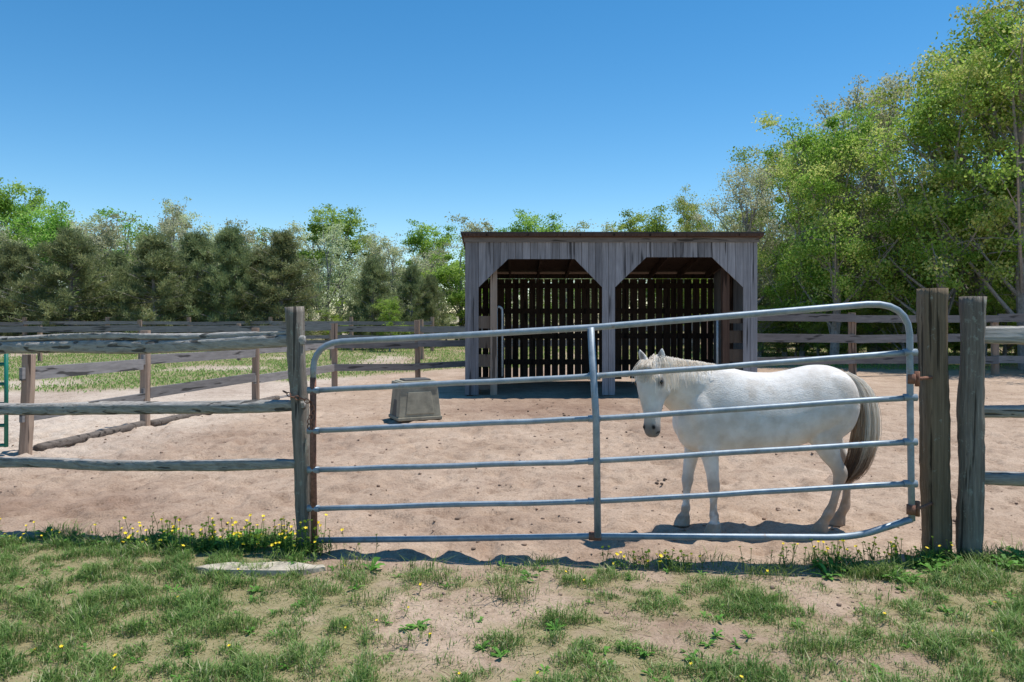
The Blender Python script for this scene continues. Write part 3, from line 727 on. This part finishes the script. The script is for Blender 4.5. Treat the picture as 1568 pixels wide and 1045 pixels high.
leg([(2.36,fy+.02,.98,.17,.08),(2.33,fy,.86,.185,.09),(2.285,fy,.74,.145,.085),(2.285,fy,.65,.105,.07),(2.315,fy,.56,.074,.055),(2.355,fy,.49,.052,.044),(2.385,fy,.43,.056,.042),(2.375,fy,.37,.044,.036),(2.355,fy,.29,.031,.03),(2.33,fy,.20,.031,.03),(2.30,fy,.135,.040,.037),(2.275,fy,.095,.034,.033),(2.25,fy,.05,.044,.042)])
hoof(2.24, fy)
leg([(2.38,by-.02,.98,.15,.08),(2.39,by,.86,.16,.09),(2.38,by,.74,.13,.085),(2.40,by,.65,.10,.07),(2.45,by,.56,.072,.055),(2.505,by,.49,.052,.044),(2.545,by,.43,.056,.042),(2.54,by,.37,.044,.036),(2.53,by,.29,.031,.03),(2.525,by,.20,.031,.03),(2.515,by,.135,.040,.037),(2.495,by,.095,.034,.033),(2.47,by,.05,.044,.042)])
hoof(2.46, by)
Fv = Vector((-.62,-.78,0)).normalized()
Ax = (Vector((0.10,0,-1))+Fv*.16).normalized(); Fv = (Fv-Ax*Fv.dot(Ax)).normalized(); Sv = Ax.cross(Fv).normalized()
HO = Vector((.975,hc-.30,1.225))
def hp(l, s, f): return HO+Ax*l+Sv*s+Fv*f
hs_ = dense([(-.035,.02,-.05,.04),(-.015,.045,-.085,.064),(.02,.065,-.11,.078),(.07,.082,-.13,.092),(.13,.090,-.148,.100),(.19,.088,-.150,.090),(.25,.078,-.125,.073),(.31,.067,-.088,.059),(.37,.058,-.068,.052),(.42,.055,-.060,.055),(.455,.050,-.057,.055),(.485,.036,-.046,.044),(.50,.015,-.03,.025)], 3)
rings = []
for (l, ff, fb, w) in hs_:
    ring = []
    for k in range(28):
        a = 2*math.pi*k/28; ca, sa = math.cos(a), math.sin(a); e = 2.5; q = (abs(ca)**e+abs(sa)**e)**(-1/e)
        fc = (ff+fb)/2; wd = w*(1-.10*(-sa)) if l < .3 else w
        ring.append(hp(l, ca*q*wd, fc+sa*q*(ff-fb)/2))
    rings.append(ring)
hb.loft(rings)
def ellh(l, s, f, r, mb=None):
    rings = []
    for i in range(1, 10):
        ph = -math.pi/2+math.pi*i/10
        rings.append([hp(l+r*math.sin(ph), s+r*.8*math.cos(ph)*math.cos(a), f+r*.8*math.cos(ph)*math.sin(a)) for a in [k*math.pi/7 for k in range(14)]])
    (mb or hb).loft(rings)
for sg in (-1, 1):
    ellh(.095, sg*.080, .045, .027); ellh(.43, sg*.036, .036, .021); ellh(.175, sg*.045, -.085, .068)
ellh(.475, 0, -.035, .03)
for sg in (-1, 1):
    er = []
    for (t, w, d) in ((0,.024,.020),(.25,.036,.018),(.5,.036,.016),(.75,.024,.013),(1,.006,.006)):
        c_ = hp(-.01-.11*t, sg*(.055+.035*t), -.035+.03*t)
        er.append([c_+Sv*w*math.cos(a)+Fv*d*math.sin(a) for a in [k*math.pi/5 for k in range(10)]])
    hb.loft(er)
raw = hb.build('horse_raw', [])
rm = raw.modifiers.new('r', 'REMESH'); rm.mode = 'VOXEL'; rm.voxel_size = .0085; rm.use_smooth_shade = True
sm = raw.modifiers.new('s', 'SMOOTH'); sm.factor = .5; sm.iterations = 9
dg = bpy.context.evaluated_depsgraph_get(); me = bpy.data.meshes.new_from_object(raw.evaluated_get(dg)); me.name = 'horse_body'
bpy.data.objects.remove(raw)
nv = len(me.vertices); P = np.empty(nv*3); me.vertices.foreach_get('co', P); P = P.reshape(-1, 3)
col = np.tile(np.array([.84,.80,.75]), (nv, 1))
nz = fbm(P[:,0]*7, P[:,2]*7+P[:,1]*5, 301); nz2 = fbm(P[:,0]*22, P[:,2]*18+P[:,1]*15, 302)
def blend(mask, c_):
    global col
    m_ = np.clip(mask, 0, 1)[:, None]; col = col*(1-m_)+np.array(c_)*m_
blend(sstep(.45,.72,nz)*.42, (.60,.51,.42))
blend(sstep(.55,.8,nz2)*.25, (.55,.48,.41))
blend(sstep(.44,.12,P[:,2])*sstep(.30,.6,nz2)*.75, (.42,.30,.20))
blend(sstep(.34,.05,P[:,2])*sstep(2.0,2.1,P[:,0])*.65, (.45,.31,.20))
blend(sstep(.64,.40,P[:,2])*sstep(2.2,2.4,P[:,0])*.55, (.40,.28,.19))
blend(((P[:,2] < .068)*.9)*(.6+.4*nz2), (.36,.29,.22))
blend(sstep(.40,.34,P[:,2])*sstep(.25,.31,P[:,2])*.35, (.35,.30,.26))
h_l = (P-np.array(HO)) @ np.array(Ax); h_s = (P-np.array(HO)) @ np.array(Sv); h_f = (P-np.array(HO)) @ np.array(Fv)
inhead = (P[:,0] < 1.2) & (P[:,1] < hc-.2)
blend(sstep(.375,.44,h_l)*inhead*.88, (.11,.09,.085))
blend(sstep(.26,.36,h_l)*inhead*.32, (.36,.33,.31))
for sg in (-1, 1):
    d = np.sqrt((h_l-.12)**2*.7+(h_s-sg*.095)**2+(h_f-.03)**2); blend(sstep(.048,.020,d)*inhead*.85, (.10,.085,.08))
    d = np.sqrt(((h_l-.43)/1.3)**2+(h_s-sg*.042)**2+(h_f-.055)**2); blend(sstep(.022,.010,d)*inhead, (.015,.012,.012))
    d = np.sqrt(((h_l+.06)/2.6)**2+(h_s-sg*.07)**2+(h_f-.0)**2); blend(sstep(.026,.010,d)*inhead*.75, (.20,.15,.13))
mo = np.abs(h_l-.465-.2*(h_f))
blend(sstep(.008,.003,mo)*(h_f < .02)*inhead, (.03,.025,.025))
ca = me.attributes.new('col', 'FLOAT_COLOR', 'POINT'); ca.data.foreach_set('color', np.concatenate([col, np.ones((nv,1))], 1).astype(np.float32).ravel())
hm, nt, out = new_mat('horse_coat'); L = nt.links.new
tc = N(nt, 'ShaderNodeTexCoord'); mp = N(nt, 'ShaderNodeMapping'); mp.inputs['Scale'].default_value = (40,120,90); L(tc.outputs['Object'], mp.inputs['Vector'])
nn = noise(nt, mp.outputs[0], 1.5, 5, .7); n5 = noise(nt, tc.outputs['Object'], 9, 5, .6)
rr_ = ramp(nt, [(.3, (.84,.81,.77)), (.6, (1,1,1))]); L(n5, rr_.inputs[0])
c = mixc(nt, 1.0, attr(nt, 'col', 'Color'), rr_.outputs[0], 'MULTIPLY')
b = N(nt, 'ShaderNodeBsdfPrincipled'); b.inputs['Roughness'].default_value = .65; b.inputs['Specular IOR Level'].default_value = .2
bp = N(nt, 'ShaderNodeBump'); bp.inputs['Strength'].default_value = .6; bp.inputs['Distance'].default_value = .009
L(math_(nt, 'ADD', nn, n5), bp.inputs['Height']); L(bp.outputs[0], b.inputs['Normal']); L(c, b.inputs['Base Color']); L(b.outputs[0], out.inputs[0])
me.materials.clear(); me.materials.append(hm)
me.polygons.foreach_set('use_smooth', [True]*len(me.polygons))
horse = empty('horse', (1.9,hc,0)); HI = Matrix.Translation((-1.9,-hc,0))
def hch(o): o.parent = horse; o.matrix_parent_inverse = HI
body = bpy.data.objects.new('horse_body', me); COL.objects.link(body); hch(body)
eye = simple('horse_eye', (.012,.009,.008), .12, 0, 5, .1, 0, .6)
em = MB()
ellh(.12, -.094, .034, .020, em); ellh(.12, .094, .034, .020, em)
hch(em.build('eyes', [eye], True))
hair, nt, out = new_mat('horse_hair'); L = nt.links.new
r = ramp(nt, [(0, (.22,.13,.08)), (.4, (.52,.38,.26)), (.7, (.82,.72,.58)), (1, (.92,.87,.79))]); L(attr(nt, 'tint'), r.inputs[0])
b = N(nt, 'ShaderNodeBsdfPrincipled'); b.inputs['Roughness'].default_value = .55; L(r.outputs[0], b.inputs['Base Color'])
t_ = N(nt, 'ShaderNodeBsdfTranslucent'); L(r.outputs[0], t_.inputs['Color']); mx = N(nt, 'ShaderNodeMixShader'); mx.inputs[0].default_value = .45
L(b.outputs[0], mx.inputs[1]); L(t_.outputs[0], mx.inputs[2]); L(mx.outputs[0], out.inputs[0])
def strands(name, gens, w):
    Q = []; T = []
    for path, tints in gens:
        side = Vector((R.gauss(0,1), R.gauss(0,.5), R.gauss(0,.3))).normalized()
        for i in range(len(path)-1):
            wa = w*(1-i/len(path)*.5); wb = w*(1-(i+1)/len(path)*.6)
            Q.append([path[i]+side*wa, path[i]-side*wa, path[i+1]-side*wb, path[i+1]+side*wb]); T.append(tints[i])
    Q = np.array([[list(p) for p in q] for q in Q]); o = quad_obj(name, Q, T, hair); hch(o)
def cat(P_, t):
    n_ = len(P_)-1; k = min(n_-1, int(t*n_)); f = t*n_-k
    p0, p1, p2, p3 = P_[max(k-1,0)], P_[k], P_[k+1], P_[min(k+2,n_)]
    return .5*((2*p1)+(p2-p0)*f+(2*p0-5*p1+4*p2-p3)*f*f+(3*p1-p0-3*p2+p3)*f**3)
tailp = [Vector(p) for p in ((2.47,hc,1.145),(2.56,hc,1.07),(2.605,hc-.02,.94),(2.61,hc-.03,.76),(2.58,hc-.04,.58),(2.52,hc-.05,.44),(2.44,hc-.05,.34))]
gens = []
for k in range(1400):
    a = R.uniform(0, 6.28); q = R.random()**.5; L_ = R.uniform(.55, 1.0) if R.random() < .6 else R.uniform(.85, 1.0); path = []; tt = []; jx = R.gauss(0,.02); 
    bn = R.random()
    for i in range(13):
        t = i/12*L_; w_ = .022+.066*math.sin(min(1, t*1.6)*math.pi*.5)*(1-.4*max(0,t-.6)/.4); c_ = cat(tailp, t)
        path.append(c_+Vector((math.cos(a)*q*w_*1.05+jx*t, math.sin(a)*q*w_, R.gauss(0,.003)+math.cos(a)*q*w_*.25)))
        tt.append(min(1, max(0, .96-sstep(.45,.88,t)*.8-(.35 if (bn < .15 and t > .3) else 0)-(.45 if (math.cos(a) < -.45 and t > .3) else 0)+R.gauss(0,.08))))
    gens.append((path, tt))
strands('tail', gens, .0026)
crest = [HO+Ax*-.03+Fv*-.06, Vector((1.07,hc-.22,1.245)), Vector((1.17,hc-.14,1.235)), Vector((1.28,hc-.07,1.225)), Vector((1.40,hc-.02,1.215)), Vector((1.50,hc,1.205))]
gens = []
for k in range(2000):
    t = R.random(); c_ = cat(crest, t)+Vector((0,R.gauss(0,.012),-.02)); far = R.random() < .5
    ln = R.uniform(.10,.26)*(1.3-.75*t); dy = (R.uniform(.3,.9) if far else -R.uniform(.35,.8)); dx_ = R.uniform(-.2,.35)
    path = []
    for i in range(7):
        s = i/6; path.append(c_+Vector((dx_*ln*s+R.gauss(0,.002), dy*ln*math.sin(s*1.6)*.8, ln*(.42*math.sin(s*2.4)-.85*s*s))))
    tn_ = min(1, max(.4, R.gauss(.86,.13))); gens.append((path, [tn_]*7))
for k in range(700):
    c_ = HO+Ax*R.uniform(-.03,.05)+Sv*(-.05+R.gauss(0,.012))+Fv*R.uniform(-.1,-.02)+Vector((0,.03,0)); ln = R.uniform(.12,.30); dx_ = -R.uniform(.15,.55)
    path = [c_+Vector((dx_*ln*math.sin(i/6*1.7)*.8, .04*i/6, -ln*(i/6)**1.3)) for i in range(7)]
    tn_ = min(1, max(.4, R.gauss(.82,.12))); gens.append((path, [tn_]*7))
for k in range(380):
    s0 = R.gauss(0,.022); ln = R.uniform(.08,.17); dr = R.gauss(0,.04)
    path = [hp(-.04+ln*(i/6), s0+dr*(i/6), .02+.065*math.sin(min(1,(i/6)*1.4)*1.5)+.012) for i in range(7)]
    tn_ = min(1, max(.4, R.gauss(.82,.12))); gens.append((path, [tn_]*7))
strands('mane', gens, .0021)

# ------------------------------------------------------------------ light, sky, camera
sv = Vector((.33,.10,1)).normalized()
el = math.asin(sv.z); az = math.atan2(sv.x, sv.y)
sd = bpy.data.lights.new('sun', 'SUN'); sd.energy = 4.9; sd.angle = math.radians(.53); sd.color = (1,.965,.91)
so = bpy.data.objects.new('sun', sd); so.rotation_euler = sv.to_track_quat('Z', 'Y').to_euler(); so.location = (0,0,20); COL.objects.link(so)
w = bpy.data.worlds.new('World'); scene.world = w; w.use_nodes = True; nt = w.node_tree
sky = nt.nodes.new('ShaderNodeTexSky'); sky.sky_type = 'NISHITA'; sky.sun_disc = False; sky.sun_elevation = el; sky.sun_rotation = az
sky.air_density = .9; sky.dust_density = 0; sky.ozone_density = 1.8; sky.altitude = 600
hs = nt.nodes.new('ShaderNodeHueSaturation'); hs.inputs['Saturation'].default_value = 1.34; hs.inputs['Value'].default_value = 1.2; hs.inputs['Hue'].default_value = .493
nt.links.new(sky.outputs[0], hs.inputs['Color'])
bg = nt.nodes['Background']; nt.links.new(hs.outputs[0], bg.inputs[0]); bg.inputs[1].default_value = .13
cd = bpy.data.cameras.new('camera'); cd.lens = 28; cd.sensor_width = 36; cd.shift_y = -.0284; cd.clip_start = .05; cd.clip_end = 2000
cam = bpy.data.objects.new('camera', cd); cam.location = (0,0,1.6); cam.rotation_euler = (math.radians(90),0,0); COL.objects.link(cam)
scene.camera = cam
scene.view_settings.view_transform = 'Standard'; scene.view_settings.look = 'None'; scene.view_settings.exposure = 0
